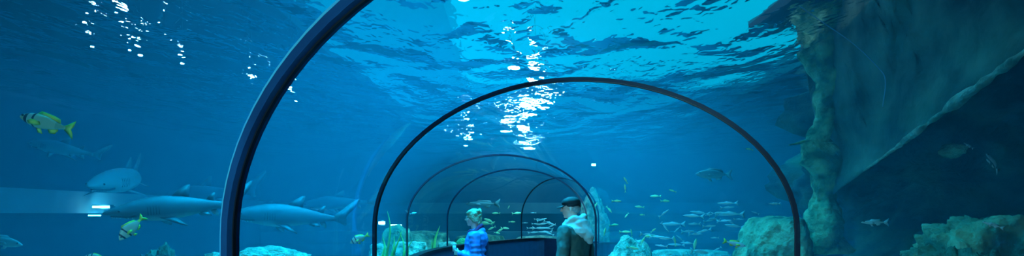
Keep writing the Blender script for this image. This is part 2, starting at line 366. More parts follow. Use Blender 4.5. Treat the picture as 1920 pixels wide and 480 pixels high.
tag(slab_o, 'great overhanging rock slab with a straight diagonal lower edge, upper right', 'rock')
# thin cable from the surface to the slab
def tube(name, pts, r, m, parent=None, n=8, sub=6):
    P = [Vector(p) for p in pts]; Q = []
    for i in range(len(P)-1):
        a, b, c, d = P[max(i-1, 0)], P[i], P[i+1], P[min(i+2, len(P)-1)]
        for k in range(sub):
            t = k/sub; Q.append(.5*((2*b)+(c-a)*t+(2*a-5*b+4*c-d)*t*t+(3*b-a-3*c+d)*t**3))
    Q.append(P[-1]); rings = []
    for i, q in enumerate(Q):
        d = (Q[min(i+1, len(Q)-1)]-Q[max(i-1, 0)]).normalized(); u = d.orthogonal().normalized() if abs(d.z) > .95 else d.cross(Vector((0, 0, 1))).normalized(); w = d.cross(u)
        rings.append([tuple(q+u*r*math.cos(2*math.pi*j/n)+w*r*math.sin(2*math.pi*j/n)) for j in range(n)])
    return link(name, mesh(name, *sweep_rings(rings)), m, parent)
M['cable'] = mat('blue_cable', (.25, .45, .6), .5)
tag(tube('cable', [at(1500, 12, 5.0), at(1540, 40, 5.0), at(1600, 82, 4.95), at(1645, 125, 4.9), at(1660, 150, 4.85), at(1655, 200, 4.85)], .0045, M['cable']), 'thin pale blue cable hanging in a curve in front of the rock slab', 'cable')

# ------------------------------------------------------------------ underwater lamps on the tank wall
M['uw'] = emat('underwater_lens', (.45, .9, 1), 16)
def uw_lamp(px, py, Y, w, h, label, power=60):
    p = at(px, py, Y); t = thing('underwater_lamp', label, 'lamp', p, group=None)
    hs = link('housing', box_mesh('housing', -w*.55, w*.55, 0, .09, -h*.9, h*.9), M['lamp'], t, False)
    link('lens', box_mesh('lens', -w/2, w/2, -.02, 0, -h/2, h/2), M['uw'], t, False)
    link('bracket', box_mesh('bracket', -.03, .03, .09, .35, -.02, .02), M['lamp'], t, False)
    if power:
        l = bpy.data.lights.new('lamp_glow', 'SPOT'); l.energy = power; l.color = (.2, .8, 1); l.shadow_soft_size = w/3; l.spot_size = math.radians(150); l.spot_blend = 1
        o = bpy.data.objects.new('lamp_glow', l); C.objects.link(o); o.parent = t; o.location = (0, -.05, 0); o.rotation_euler = (math.radians(80), 0, 0)
uw_lamp(190, 388, 11, .36, .05, 'bright white underwater lamp just left of the big shark snout', 90)
uw_lamp(178, 404, 11, .26, .025, 'slim white underwater lamp under the brighter one by the shark snout', 0)
uw_lamp(75, 388, 10.6, .5, .04, 'faint underwater lamp on the pale beam at the far left', 60)
uw_lamp(604, 411, 11.5, .40, .05, 'bright underwater lamp behind the tail of the farther shark', 60)
uw_lamp(568, 417, 11.5, .22, .05, 'small underwater lamp left of the brighter lamp by the farther shark tail', 0)
uw_lamp(716, 418, 11.5, .14, .06, 'round underwater lamp seen beside the left foot of the second arch', 30)
uw_lamp(742, 422, 11.5, .26, .025, 'slim underwater lamp behind the tall eelgrass blade', 0)
uw_lamp(1113, 309, 15, .12, .06, 'small bright lamp high beyond the right side of the farthest arch', 0)

# ------------------------------------------------------------------ plants
M['blade'] = mat('eelgrass', (.30, .55, .10), .6, col2=(.55, .75, .15), scale=6)
M['stalk'] = mat('yellow_kelp', (.65, .8, .15), .6, col2=(.45, .65, .12), scale=9)
def blade(p, h, w, lean, parent, m, seed=0):
    rings = []
    for i in range(17):
        t = i/16; ww = w*(1-t**2.2)*(.7+.6*math.sin(min(t*3, 1.57)))+.002
        x = lean*t*t+.05*h*math.sin(5*t+seed); y = .04*h*math.sin(4*t+seed*2)
        rings.append([(p[0]+x-ww, p[1]+y, p[2]+h*t), (p[0]+x, p[1]+y-ww*.35, p[2]+h*t), (p[0]+x+ww, p[1]+y, p[2]+h*t), (p[0]+x, p[1]+y+ww*.35, p[2]+h*t)])
    v, f = sweep_rings(rings); return link('blade', mesh('blade', v, f), m, parent)
def plant(name, px, pytop, Y, blades, label, m, hh=1.0, w=.03):
    base = at(px, pytop, Y); h = min(hh, base.z-TZ-.05); r = thing(name, label, 'plant', (base.x, base.y, base.z-h))
    rnd = random.Random(int(px))
    for k in range(blades):
        blade((rnd.uniform(-.12, .12) if k else 0, rnd.uniform(-.08, .08), 0), h*(1 if k == 0 else rnd.uniform(.55, .85)), w*rnd.uniform(.6, 1), rnd.uniform(-.12, .14), r, m, rnd.random()*6)
    for o in ('holdfast',):
        q = rock('holdfast', (0, 0, .0), (.14, .12, .07), M['rock'], int(px), .3, sub=3); q.parent = r
plant('eelgrass', 729, 396, 7.8, 4, 'tall thin green eelgrass inside the left foot of the second arch', M['blade'], .9, .022)
plant('eelgrass', 757, 432, 9.2, 3, 'short green eelgrass just left of the third arch', M['blade'], .7, .02)
plant('kelp', 817, 423, 12.9, 4, 'bright yellow green kelp spike left of the woman', M['stalk'], 1.3, .07)
plant('kelp', 708, 462, 7.4, 3, 'low kelp tuft at the bottom of the second arch', M['stalk'], .6, .03)
M['algae'] = mat('green_algae', (.08, .55, .15), .8, col2=(.15, .7, .25), scale=6, bump=.5)
prock(868, 446, 13.8, 38, .8, M['algae'], 'bright green algae block right behind the hands of the woman', 22, .2, amp=.12, name='algae_block', cat='rock')

# ------------------------------------------------------------------ fish
def lerp_prof(pr, t):
    for k in range(len(pr)-1):
        if pr[k][0] <= t <= pr[k+1][0]:
            u = (t-pr[k][0])/(pr[k+1][0]-pr[k][0]); u = u*u*(3-2*u) if k == 0 else u
            return [pr[k][j]*(1-u)+pr[k+1][j]*u for j in range(1, len(pr[k]))]
    return list(pr[-1][1:])
def body_loft(pr, n=30, K=20, bend=0, x0=.5):
    """pr rows: t, top, bottom, half-width.  nose at +x0, tail towards -x"""
    rings = []
    for i in range(n+1):
        t = pr[0][0]+(pr[-1][0]-pr[0][0])*i/n
        up, dn, hw = lerp_prof(pr, t); x = x0-t; yb = bend*math.sin(t*4.0)*t*.5
        rings.append([(x, yb+hw*math.cos(2*math.pi*j/K), (up if math.sin(2*math.pi*j/K) > 0 else dn)*math.sin(2*math.pi*j/K)) for j in range(K)])
    return sweep_rings(rings)
def fin_mesh(name, outline, thick=.006, plane='xz', y=0):
    """thin solid fin from an outline, thicker at its middle"""
    bm = bmesh.new(); cx = sum(p[0] for p in outline)/len(outline); cz = sum(p[1] for p in outline)/len(outline)
    mk = (lambda a, b, s: (a, y+s, b)) if plane == 'xz' else (lambda a, b, s: (a, b, y+s))
    rim = [bm.verts.new(mk(a, b, 0)) for a, b in outline]
    c1, c2 = bm.verts.new(mk(cx, cz, thick)), bm.verts.new(mk(cx, cz, -thick))
    for i in range(len(rim)):
        j = (i+1) % len(rim); bm.faces.new((rim[i], rim[j], c1)); bm.faces.new((rim[j], rim[i], c2))
    bmesh.ops.recalc_face_normals(bm, faces=bm.faces)
    me = bpy.data.meshes.new(name); bm.to_mesh(me); bm.free(); return me
def ramp_mat(name, axis, stops, rough=.4, const=False, noise_amt=0, spec=.5):
    m = bpy.data.materials.new(name); m.use_nodes = True; nt = m.node_tree; b = nt.nodes['Principled BSDF']; N = nt.nodes.new; L = nt.links.new
    tc = N('ShaderNodeTexCoord'); sp = N('ShaderNodeSeparateXYZ'); L(tc.outputs['Object'], sp.inputs[0])
    ad = N('ShaderNodeMath'); ad.operation = 'ADD'; ad.inputs[1].default_value = .5; L(sp.outputs[axis], ad.inputs[0]); src = ad
    if noise_amt:
        n = N('ShaderNodeTexNoise'); n.inputs['Scale'].default_value = 12; L(tc.outputs['Object'], n.inputs[0])
        a2 = N('ShaderNodeMath'); a2.operation = 'MULTIPLY_ADD'; L(n.outputs[0], a2.inputs[0]); a2.inputs[1].default_value = noise_amt; L(ad.outputs[0], a2.inputs[2]); src = a2
    r = N('ShaderNodeValToRGB'); L(src.outputs[0], r.inputs[0])
    if const: r.color_ramp.interpolation = 'CONSTANT'
    el = r.color_ramp.elements
    while len(el) < len(stops): el.new(.5)
    for q, (p, c) in zip(el, stops): q.position = p; q.color = (*c, 1)
    L(r.outputs[0], b.inputs['Base Color']); b.inputs['Roughness'].default_value = rough; b.inputs['Specular IOR Level'].default_value = spec
    return m
YL = (.75, .80, .10); SV = (.55, .70, .55); BK = (.02, .03, .04); GN = (.25, .42, .28)
M['pork'] = ramp_mat('banded_fish_skin', 0, [(0, YL), (.22, SV), (.66, BK), (.705, SV), (.83, BK), (.885, SV)], .35, True)
M['pork_plain'] = ramp_mat('striped_fish_skin', 0, [(0, GN), (.30, (.40, .55, .36)), (.66, BK), (.70, (.4, .58, .45)), (.80, BK), (.87, (.40, .50, .25))], .35, True)
M['yellow_fin'] = mat('yellow_fin', (.85, .85, .08), .5)
M['eye'] = mat('fish_eye', (.01, .01, .012), .1)
M['silver'] = ramp_mat('silver_fish_skin', 2, [(.38, (.9, .98, .95)), (.55, (.6, .8, .78))], .3)
M['leafy'] = ramp_mat('yellow_fish_skin', 2, [(.38, (.85, .98, .6)), (.6, (.6, .85, .35))], .4)
M['grey_fish'] = ramp_mat('grey_fish_skin', 2, [(.35, (.6, .7, .65)), (.55, (.2, .32, .32))], .5)
DEEP = [(0, .005, .005, .004), (.04, .055, .04, .025), (.12, .125, .085, .05), (.25, .19, .14, .07), (.38, .215, .165, .075), (.55, .175, .14, .06), (.7, .10, .085, .035), (.8, .045, .04, .018), (.86, .04, .035, .01)]
MIDB = [(0, .004, .004, .004), (.05, .04, .035, .03), (.15, .085, .075, .055), (.32, .12, .11, .065), (.5, .11, .10, .055), (.68, .07, .065, .035), (.8, .033, .03, .016), (.86, .03, .03, .01)]
SLIM = [(0, .003, .003, .003), (.06, .03, .028, .02), (.2, .055, .055, .036), (.4, .065, .07, .04), (.6, .05, .055, .03), (.78, .022, .022, .012), (.86, .02, .02, .008)]
TAIL = [(-.33, .03), (-.40, .07), (-.52, .15), (-.50, .06), (-.46, 0), (-.50, -.06), (-.52, -.15), (-.40, -.07), (-.33, -.03)]
def fish(name, label, px, py, Y, L, yaw, up=0, roll=0, skin='pork', prof=DEEP, finm='yellow_fin', group=None, bend=.06, cat='fish'):
    t = thing(name, label, cat, at(px, py, Y), (roll, -math.radians(up), math.radians(yaw)), group); t.scale = (L, L, L)
    top = lambda x: lerp_prof(prof, .5-x)[0]; bot = lambda x: lerp_prof(prof, .5-x)[1]
    link('body', mesh('body', *body_loft(prof, bend=bend)), M[skin], t)
    link('tail_fin', fin_mesh('tail_fin', TAIL, .008), M[finm], t)
    link('dorsal_fin', fin_mesh('dorsal_fin', [(.22, top(.22)-.02), (.12, top(.12)+.05), (0, top(0)+.045), (-.14, top(-.14)+.06), (-.24, top(-.24)+.06), (-.27, top(-.27)-.01), (0, top(0)-.03)], .007), M[finm], t)
    link('anal_fin', fin_mesh('anal_fin', [(-.03, -bot(-.03)+.02), (-.08, -bot(-.08)-.06), (-.19, -bot(-.19)-.07), (-.24, -bot(-.24)-.02), (-.22, -bot(-.22)+.01)], .007), M[finm], t)
    link('pelvic_fin', fin_mesh('pelvic_fin', [(.18, -bot(.18)+.02), (.12, -bot(.12)-.07), (.03, -bot(.03)-.08), (.08, -bot(.08)+.01)], .007), M[finm], t)
    for s in (-1, 1):
        hw = lerp_prof(prof, .27)[2]
        p = link('pectoral_fin', fin_mesh('pectoral_fin', [(.23, -.02), (.17, .02), (.04, .01), (.02, -.04), (.10, -.07), (.21, -.06)], .004, y=0), M[finm], t)
        p.location = (0, s*(hw*1.02), 0); p.rotation_euler.z = s*.18
        bm = bmesh.new(); bmesh.ops.create_uvsphere(bm, u_segments=10, v_segments=8, radius=.02); me = bpy.data.meshes.new('eye'); bm.to_mesh(me); bm.free()
        eo = link('eye', me, M['eye'], t); eo.location = (.40, s*lerp_prof(prof, .10)[2]*.9, .035)
    return t
fish('banded_fish', 'yellow tailed banded fish swimming above the faint sharks, far left', 87, 231, 3.1, .385, 172, 14, skin='pork_plain', prof=MIDB)
fish('banded_fish', 'bright cyan and yellow fish diving below the big shark', 247, 428, 3.6, .215, 222, -50, skin='pork')
fish('banded_fish', 'small striped yellow finned fish left of the second arch', 674, 448, 5.2, .20, 200, -25, skin='pork')
fish('banded_fish', 'yellowish fish at the bottom edge left of the dark rock', 180, 484, 4.2, .16, 200, 10, skin='pork')
fish('grey_fish', 'dull grey fish at the lower left edge of the view', 2, 452, 5.0, .40, 5, -12, skin='grey_fish', prof=MIDB, finm='grey_fish')
fish('grouper', 'large faint fish hovering in the blue under the second arch', 1338, 327, 9.0, .70, 190, 0, skin='grey_fish', prof=MIDB, finm='grey_fish')
fish('bright_fish', 'brightest silvery fish, in front of the green boulder', 1378, 457, 5.5, .24, 350, -14, skin='silver', prof=MIDB, finm='yellow_fin')
fish('pale_fish', 'slim pale fish alone in the dark below the rock slab', 1640, 417, 4.6, .26, 184, 0, skin='silver', prof=SLIM, finm='silver')
fish('pale_fish', 'curved pale fish hanging in the dark cavern at the far right', 1860, 305, 4.2, .22, 200, 42, skin='grey_fish', prof=SLIM, finm='silver', bend=.35)
fish('pale_fish', 'tiny pale fish beside the mossy lump', 1816, 273, 4.6, .09, 160, 40, skin='grey_fish', prof=SLIM, finm='silver')
fish('blue_fish', 'shiny blue fish lying over the reef in the dark corner', 1862, 422, 3.2, .12, 165, 20, skin='silver', prof=SLIM, finm='silver')
fish('silver_fish', 'silver fish in the shadow right beside the second arch foot', 1452, 382, 6.6, .15, 176, 0, skin='silver', prof=SLIM, finm='silver')
fish('silver_fish', 'faint slim fish high behind the woman near the third arch', 905, 382, 15, 1.0, 175, 0, skin='grey_fish', prof=SLIM, finm='grey_fish')
fish('silver_fish', 'small tailed fish by the third arch left side', 775, 400, 8.8, .12, 20, 10, skin='silver', prof=MIDB, finm='silver')

def small_fish_mesh(prof):
    v, f = body_loft(prof, 16, 12, .05); n = len(v); o = 0
    m1 = mesh('small_fish', v, f); bm = bmesh.new(); bm.from_mesh(m1); bm.from_mesh(fin_mesh('t', TAIL, .008)); bm.from_mesh(fin_mesh('d', [(.2, lerp_prof(prof, .3)[0]-.01), (.05, lerp_prof(prof, .45)[0]+.04), (-.2, lerp_prof(prof, .7)[0]+.03), (-.22, lerp_prof(prof, .72)[0]-.01)], .006))
    me = bpy.data.meshes.new('small_fish'); bm.to_mesh(me); bm.free(); me.polygons.foreach_set('use_smooth', [True]*len(me.polygons)); return me
sm_silver = small_fish_mesh(SLIM); sm_silver.materials.append(M['silver'])
sm_leaf = small_fish_mesh(MIDB); sm_leaf.materials.append(M['leafy'])
def school(name, me, items, Y0, Y1, label, group, seed):
    rnd = random.Random(seed)
    for px, py, L, up in items:
        Y = rnd.uniform(Y0, Y1); o = bpy.data.objects.new(name, me); C.objects.link(o)
        o.location = at(px, py, Y); s = L/F*Y*1.3; o.scale = (s, s, s)
        o.rotation_euler = (rnd.uniform(-.2, .2), -math.radians(up), math.radians(rnd.choice((180, 180, 0))+rnd.uniform(-28, 28)))
        tag(o, label, 'fish', group)
rnd = random.Random(7)
SIL = [(1364, 381, 28, 0), (1364, 389, 20, 4), (1369, 401, 40, 2), (1312, 399, 28, 8), (1340, 411, 22, 6), (1358, 414, 20, 5), (1372, 418, 18, 30), (1377, 424, 30, 8), (1302, 420, 24, 0), (1329, 414, 20, 10), (1328, 403, 14, 5), (1312, 472, 36, -6), (1304, 439, 24, 0), (1290, 434, 26, 0), (1345, 467, 14, -25), (1340, 446, 12, 0), (1245, 400, 20, 35), (1247, 426, 18, -50), (1262, 420, 34, 0), (1275, 447, 16, 40), (1270, 430, 14, -40), (1250, 447, 24, 0), (1290, 456, 22, 4), (1320, 433, 22, -14), (1232, 444, 22, 0), (1356, 403, 24, 3), (1300, 405, 30, 3), (1330, 424, 20, 3), (1416, 399, 12, 20), (1345, 399, 16, 8), (1385, 411, 14, 0), (1215, 440, 26, -5), (1197, 456, 14, -50), (1268, 459, 24, 2), (1240, 461, 18, 8)]
school('silver_fish', sm_silver, SIL, 7.2, 9.2, 'small slender silver fish in the school between the man and the green boulder', 'silver fish school right of the man', 1)
LEAF = [(1229, 368, 16, 0), (1247, 377, 16, 0), (1173, 338, 11, 60), (1172, 353, 12, 85), (1199, 388, 14, 5), (1204, 403, 9, 0), (1175, 404, 9, -50), (1261, 358, 11, 20), (1405, 280, 11, 10), (1142, 393, 12, -50), (1151, 422, 14, 5), (1134, 434, 12, 80), (1184, 437, 12, 80), (1156, 377, 14, 0), (1186, 465, 18, -10), (1218, 443, 18, 0), (1205, 452, 14, 60), (1265, 452, 16, 75), (1225, 432, 10, 40), (1117, 385, 10, 60), (1303, 460, 20, 80), (1172, 435, 16, 0)]
school('yellow_fish', sm_leaf, LEAF, 7.2, 8.2, 'small yellow green fish scattered through the water right of the man', 'yellow green fish right of the man', 2)
FAR = [(1000, 399, 9, 0), (1004, 420, 12, 0), (1018, 420, 20, -8), (1030, 418, 18, -20), (1012, 428, 22, 0), (1026, 428, 18, 10), (996, 428, 14, 0), (1022, 435, 20, 0), (984, 418, 10, 0), (1000, 436, 16, 5), (1034, 424, 14, -20), (1008, 411, 10, 0), (1016, 412, 16, 15), (1030, 438, 14, 20)]
school('reef_fish', sm_silver, FAR, 16, 17, 'small pale fish in the dense school seen through the farthest arch', 'pale fish school inside the farthest arch', 3)
WOM = [(930, 400, 12, 0), (969, 400, 15, 4), (922, 428, 12, -25), (938, 432, 14, -30), (947, 428, 13, -5), (910, 419, 22, 5), (917, 414, 18, 20), (960, 416, 10, 0), (954, 388, 5, 60), (932, 437, 10, -10)]
school('reef_fish', sm_leaf, WOM, 14.6, 15.6, 'small dim fish swimming between the woman and the farthest arch', 'dim fish between the woman and the farthest arch', 4)

# ------------------------------------------------------------------ sharks
M['shark'] = ramp_mat('shark_skin', 2, [(.44, (.34, .42, .42)), (.475, (.09, .15, .17)), (.53, (.045, .09, .11))], .55, noise_amt=.01)
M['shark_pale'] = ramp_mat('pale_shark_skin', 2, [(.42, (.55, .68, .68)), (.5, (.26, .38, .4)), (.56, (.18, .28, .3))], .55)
M['mouth'] = mat('shark_mouth', (.02, .03, .04), .6)
M['teeth'] = mat('teeth', (.8, .85, .8), .3)
SHK = [(0, .004, .004, .006), (.03, .018, .014, .026), (.08, .038, .026, .045), (.15, .062, .048, .06), (.26, .085, .068, .072), (.36, .092, .075, .074), (.48, .080, .062, .062), (.60, .056, .042, .042), (.70, .036, .026, .026), (.78, .022, .018, .014), (.80, .020, .017, .011)]
def shark(label, loc, L, yaw, up=0, roll=0, skin='shark', bend=.12, name='shark', fat=1.0):
    t = thing(name, label, 'shark', loc, (roll, -math.radians(up), math.radians(yaw))); t.scale = (L, L*fat, L*fat)
    yb = lambda x: bend*math.sin((.5-x)*4.0)*(.5-x)*.5
    link('body', mesh('body', *body_loft(SHK, 50, 28, bend)), M[skin], t)
    def fin(nm, o, x):
        a = link(nm, fin_mesh(nm, o, .008), M[skin], t); a.location.y = yb(x); return a
    fin('dorsal_fin', [(.10, .075), (.04, .12), (-.02, .155), (-.045, .155), (-.035, .10), (-.03, .065), (.03, .06)], .03)
    fin('second_dorsal_fin', [(-.14, .04), (-.17, .075), (-.205, .095), (-.215, .09), (-.20, .05), (-.20, .03)], -.17)
    fin('anal_fin', [(-.16, -.02), (-.19, -.06), (-.225, -.075), (-.225, -.05), (-.21, -.01)], -.19)
    fin('tail_fin', [(-.27, .015), (-.33, .05), (-.42, .12), (-.50, .165), (-.51, .15), (-.47, .09), (-.41, .035), (-.385, .0), (-.40, -.045), (-.385, -.05), (-.34, -.03), (-.28, -.015)], -.3)
    for s in (-1, 1):
        a = link('pectoral_fin', fin_mesh('pectoral_fin', [(.20, 0), (.15, s*.06), (.09, s*.135), (.05, s*.165), (.045, s*.15), (.07, s*.07), (.09, 0)], .007, plane='xy'), M[skin], t)
        a.location = (0, s*.05, -.045); a.rotation_euler.x = -s*.45
        a = link('pelvic_fin', fin_mesh('pelvic_fin', [(-.08, 0), (-.11, s*.05), (-.15, s*.065), (-.145, 0)], .005, plane='xy'), M[skin], t)
        a.location = (0, yb(-.1)+s*.02, -.035); a.rotation_euler.x = -s*.5
        bm = bmesh.new(); bmesh.ops.create_uvsphere(bm, u_segments=12, v_segments=8, radius=.0065); me = bpy.data.meshes.new('eye'); bm.to_mesh(me); bm.free()
        e_ = link('eye', me, M['eye'], t); e_.location = (.415, yb(.415)+s*.046, .008)
        for g in range(5):
            x = .255-g*.017; hw = lerp_prof(SHK, .5-x)[2]
            link('gill_slit', mesh('gill_slit', *sweep_rings([[(x+dx, yb(x)+s*(hw*c+o_), z) for dx, o_ in ((-.0018, 0), (.0018, 0), (.0018, -.006), (-.0018, -.006))] for z, c in ((-.028, .93), (-.01, 1.0), (.015, 1.0), (.03, .95))])), M['mouth'], t)
    # open mouth under the snout, with rows of teeth
    pts = []
    for k in range(17):
        a = -1+2*k/16; x = .452-.135*abs(a)**1.6; up_, dn_, hw_ = lerp_prof(SHK, .5-x); th = math.radians(-90+a*58)
        pts.append(Vector((x, yb(x)+hw_*1.0*math.cos(th), dn_*1.0*math.sin(th))))
    mo = tube('mouth', pts, .0075, M['mouth'], t, 6, 2)
    for k in range(1, 16, 1):
        p = pts[k]; n = 6
        v = [(p.x+.0025*math.cos(2*math.pi*j/n), p.y+.0025*math.sin(2*math.pi*j/n), p.z-.002) for j in range(n)]+[(p.x, p.y, p.z-.018)]
        link('tooth', mesh('tooth', v, [(j, (j+1) % n, n) for j in range(n)]+[tuple(range(n))[::-1]]), M['teeth'], mo)
    return t
def shark_at(label, px_nose, py_nose, Ynose, px_tail, py_tail, Ytail, **k):
    a, b = at(px_nose, py_nose, Ynose), at(px_tail, py_tail, Ytail); d = a-b
    L = d.length; c = (a+b)/2
    return shark(label, c, L, math.degrees(math.atan2(d.y, d.x)), math.degrees(math.asin(d.z/L)), **k)
shark_at('big grey shark with a toothy open mouth gliding left above the dark rock', 192, 401, 4.4, 475, 380, 5.3, bend=.10, fat=1.12)
shark_at('shark with an arched back partly behind the big one, at the nearest arch', 300, 376, 9.5, 500, 356, 9.2, bend=.2)
shark_at('grey shark swimming left between the nearest and second arches', 425, 402, 6.4, 672, 412, 7.4, bend=.15, fat=1.1)
shark_at('faint shark with arched back beyond the lamps between the two large arches', 560, 385, 11, 720, 378, 11.3, bend=.2)
shark_at('faint pale shark level with and below the yellow tailed fish', 52, 268, 7.5, 205, 296, 7.5, skin='shark_pale', bend=.2)
shark('pale shark seen head on with fins spread wide, far left', at(143, 330, 7.6)+Vector((.1, .7, 0)), 2.3, 290, -9, 0, skin='shark_pale', bend=.3)

# ------------------------------------------------------------------ people
def capsule(bm, a, ra, b, rb, n=16, sq=1.0, up=None):
    """tapered limb from a to b with rounded ends; sq flattens one side axis"""
    a, b = Vector(a), Vector(b); d = (b-a); L = d.length; d.normalize()
    u = Vector(up) if up else Vector((0, 1, 0)); u = (u-d*u.dot(d))
    if u.length < .05: u = d.orthogonal()
    u.normalize(); w = d.cross(u); st = []
    for k in range(5): th = math.pi/2*(1-k/5); st.append((a-d*ra*math.sin(th), ra*math.cos(th)))
    for k in range(9): t = k/8; st.append((a+d*L*t, ra*(1-t)+rb*t))
    for k in range(1, 6): th = math.pi/2*k/5; st.append((b+d*rb*math.sin(th), rb*math.cos(th)))
    rings = [[bm.verts.new(c+u*r*math.cos(2*math.pi*j/n)+w*r*sq*math.sin(2*math.pi*j/n)) for j in range(n)] for c, r in st]
    for i in range(len(rings)-1):
        for j in range(n): bm.faces.new((rings[i][j], rings[i][(j+1) % n], rings[i+1][(j+1) % n], rings[i+1][j]))
    bm.faces.new(rings[0][::-1]); bm.faces.new(rings[-1])
def ellip(bm, c, r, rot=(0, 0, 0)):
    mt = Matrix.Translation(c) @ Matrix.Rotation(rot[2], 4, 'Z') @ Matrix.Rotation(rot[1], 4, 'Y') @ Matrix.Rotation(rot[0], 4, 'X') @ Matrix.Diagonal((*r, 1))
    bmesh.ops.create_uvsphere(bm, u_segments=20, v_segments=14, radius=1, matrix=mt)
def loft_z(bm, rows, n=28):
    """rows: z, cx, half-depth x, half-width y"""
    rings = []
    for z, cx, hx, hy in rows:
        rings.append([bm.verts.new((cx+hx*math.copysign(abs(math.cos(t))**.85, math.cos(t)), hy*math.copysign(abs(math.sin(t))**.85, math.sin(t)), z)) for t in [2*math.pi*j/n for j in range(n)]])
    for i in range(len(rings)-1):
        for j in range(n): bm.faces.new((rings[i][j], rings[i][(j+1) % n], rings[i+1][(j+1) % n], rings[i+1][j]))
    bm.faces.new(rings[0][::-1]); bm.faces.new(rings[-1])
def fused(name, bm, m, parent, voxel=.008, smooth=4, wr=0):
    bmesh.ops.recalc_face_normals(bm, faces=bm.faces)
    me = bpy.data.meshes.new(name); bm.to_mesh(me); bm.free(); o = link(name, me, m, parent)
    r = o.modifiers.new('fuse', 'REMESH'); r.mode = 'VOXEL'; r.voxel_size = voxel; r.use_smooth_shade = True
    if smooth: q = o.modifiers.new('soften', 'SMOOTH'); q.factor = .5; q.iterations = smooth
    if wr:
        tx = bpy.data.textures.new(name, 'CLOUDS'); tx.noise_scale = .09; tx.noise_depth = 2
        d = o.modifiers.new('wrinkles', 'DISPLACE'); d.texture = tx; d.strength = wr; d.mid_level = .5
    return o
M['skin'] = mat('skin', (.80, .50, .42), .5, col2=(.86, .60, .52), scale=14)
M['blond'] = mat('blond_hair', (.52, .50, .30), .6, col2=(.80, .72, .45), scale=30, bump=.6, bscale=60)
M['grey_hair'] = mat('grey_hair', (.35, .36, .36), .7, col2=(.5, .5, .5), scale=40, bump=.5, bscale=60)
M['puffer'] = mat('blue_puffer', (.04, .26, .80), .4, col2=(.09, .38, .9), scale=5)
M['puffer_back'] = mat('navy_puffer', (.008, .02, .12), .5)
M['scarf'] = mat('dark_red_scarf', (.32, .03, .14), .8, col2=(.16, .02, .10), scale=25)
M['coat'] = mat('dark_green_coat', (.035, .13, .12), .7, col2=(.05, .17, .15), scale=6)
M['hood'] = mat('pale_hood', (.42, .68, .66), .8, col2=(.55, .78, .75), scale=8)
M['cap'] = mat('black_cap', (.006, .008, .014), .7)
M['trousers'] = mat('dark_trousers', (.02, .03, .05), .8)
M['shoe'] = mat('dark_shoe', (.01, .01, .012), .5)
M['spectacle'] = mat('spectacle_frame', (.02, .03, .05), .3)
M['pale_thing'] = mat('pale_bottle', (.6, .85, .8), .3)

def hand(bm, wrist, d, palm_n, curl=.6, s=1.0, side=1):
    """palm with four unequal curled fingers and a thumb off its side"""
    w = Vector(wrist); d = Vector(d).normalized(); nrm = Vector(palm_n).normalized(); a = d.cross(nrm).normalized()*side
    for k in range(4):
        o = a*((k-1.5)*.019*s); capsule(bm, w+o*.6, .012*s, w+d*.075*s+o, .0115*s)
    for k, ln in enumerate((.068, .078, .074, .056)):
        o = a*((k-1.5)*.020*s); p = w+d*.080*s+o; dd = d.copy(); seg = ln*s
        for j, fr_ in enumerate((.42, .32, .26)):
            dd = (dd*math.cos(curl*.9)+nrm*math.sin(curl*.9)).normalized(); q = p+dd*seg*fr_
            capsule(bm, p, .0088*s-.0006*j, q, .0082*s-.0006*j, 8); p = q
            nn = nrm*math.cos(curl*.9)-d*math.sin(curl*.9)
            nrm2 = nn.normalized(); d2 = dd
            dd = d2; nrm_ = nrm2
    p = w+d*.022*s-a*.028*s
    q = p+(d*.55-a*.75+nrm*.35).normalized()*.034*s; capsule(bm, p, .0125*s, q, .0105*s, 8)
    r_ = q+(d*.8-a*.2+nrm*.55).normalized()*.030*s; capsule(bm, q, .0105*s, r_, .0085*s, 8)
def head(bm, c, s, tilt=0):
    """head centred at c facing +x; s = head height / 0.23"""
    c = Vector(c); R_ = Matrix.Rotation(tilt, 3, 'Y')
    P = lambda x, y, z: c+R_ @ Vector((x*s, y*s, z*s))
    ellip(bm, P(-.012, 0, .028), (.096*s, .076*s, .088*s))
    ellip(bm, P(.028, 0, -.020), (.062*s, .058*s, .085*s), (0, tilt, 0))
    capsule(bm, P(.062, -.014, -.085), .020*s, P(.062, .014, -.085), .020*s)        # chin
    for y in (-1, 1):
        capsule(bm, P(-.03, y*.052, -.045), .018*s, P(.05, y*.022, -.088), .018*s)     # jaw
        capsule(bm, P(.070, y*.012, .030), .014*s, P(.060, y*.045, .028), .013*s)    # brow
        ellip(bm, P(.055, y*.038, -.018), (.026*s, .022*s, .022*s))                   # cheek
        ellip(bm, P(-.012, y*.076, -.006), (.018*s, .009*s, .032*s), (y*.2, -.15, y*.35))  # ear
        ellip(bm, P(.075, y*.027, .010), (.010*s, .013*s, .009*s))                    # eyelid
    capsule(bm, P(.082, 0, .022), .008*s, P(.103, 0, -.016), .013*s)                  # nose
    for y in (-1, 1): ellip(bm, P(.094, y*.011, -.020), (.010*s, .009*s, .008*s))
    capsule(bm, P(.084, -.018, -.046), .0065*s, P(.084, .018, -.046), .0065*s)        # lips
    capsule(bm, P(.081, -.015, -.058), .007*s, P(.081, .015, -.058), .007*s)
    return P
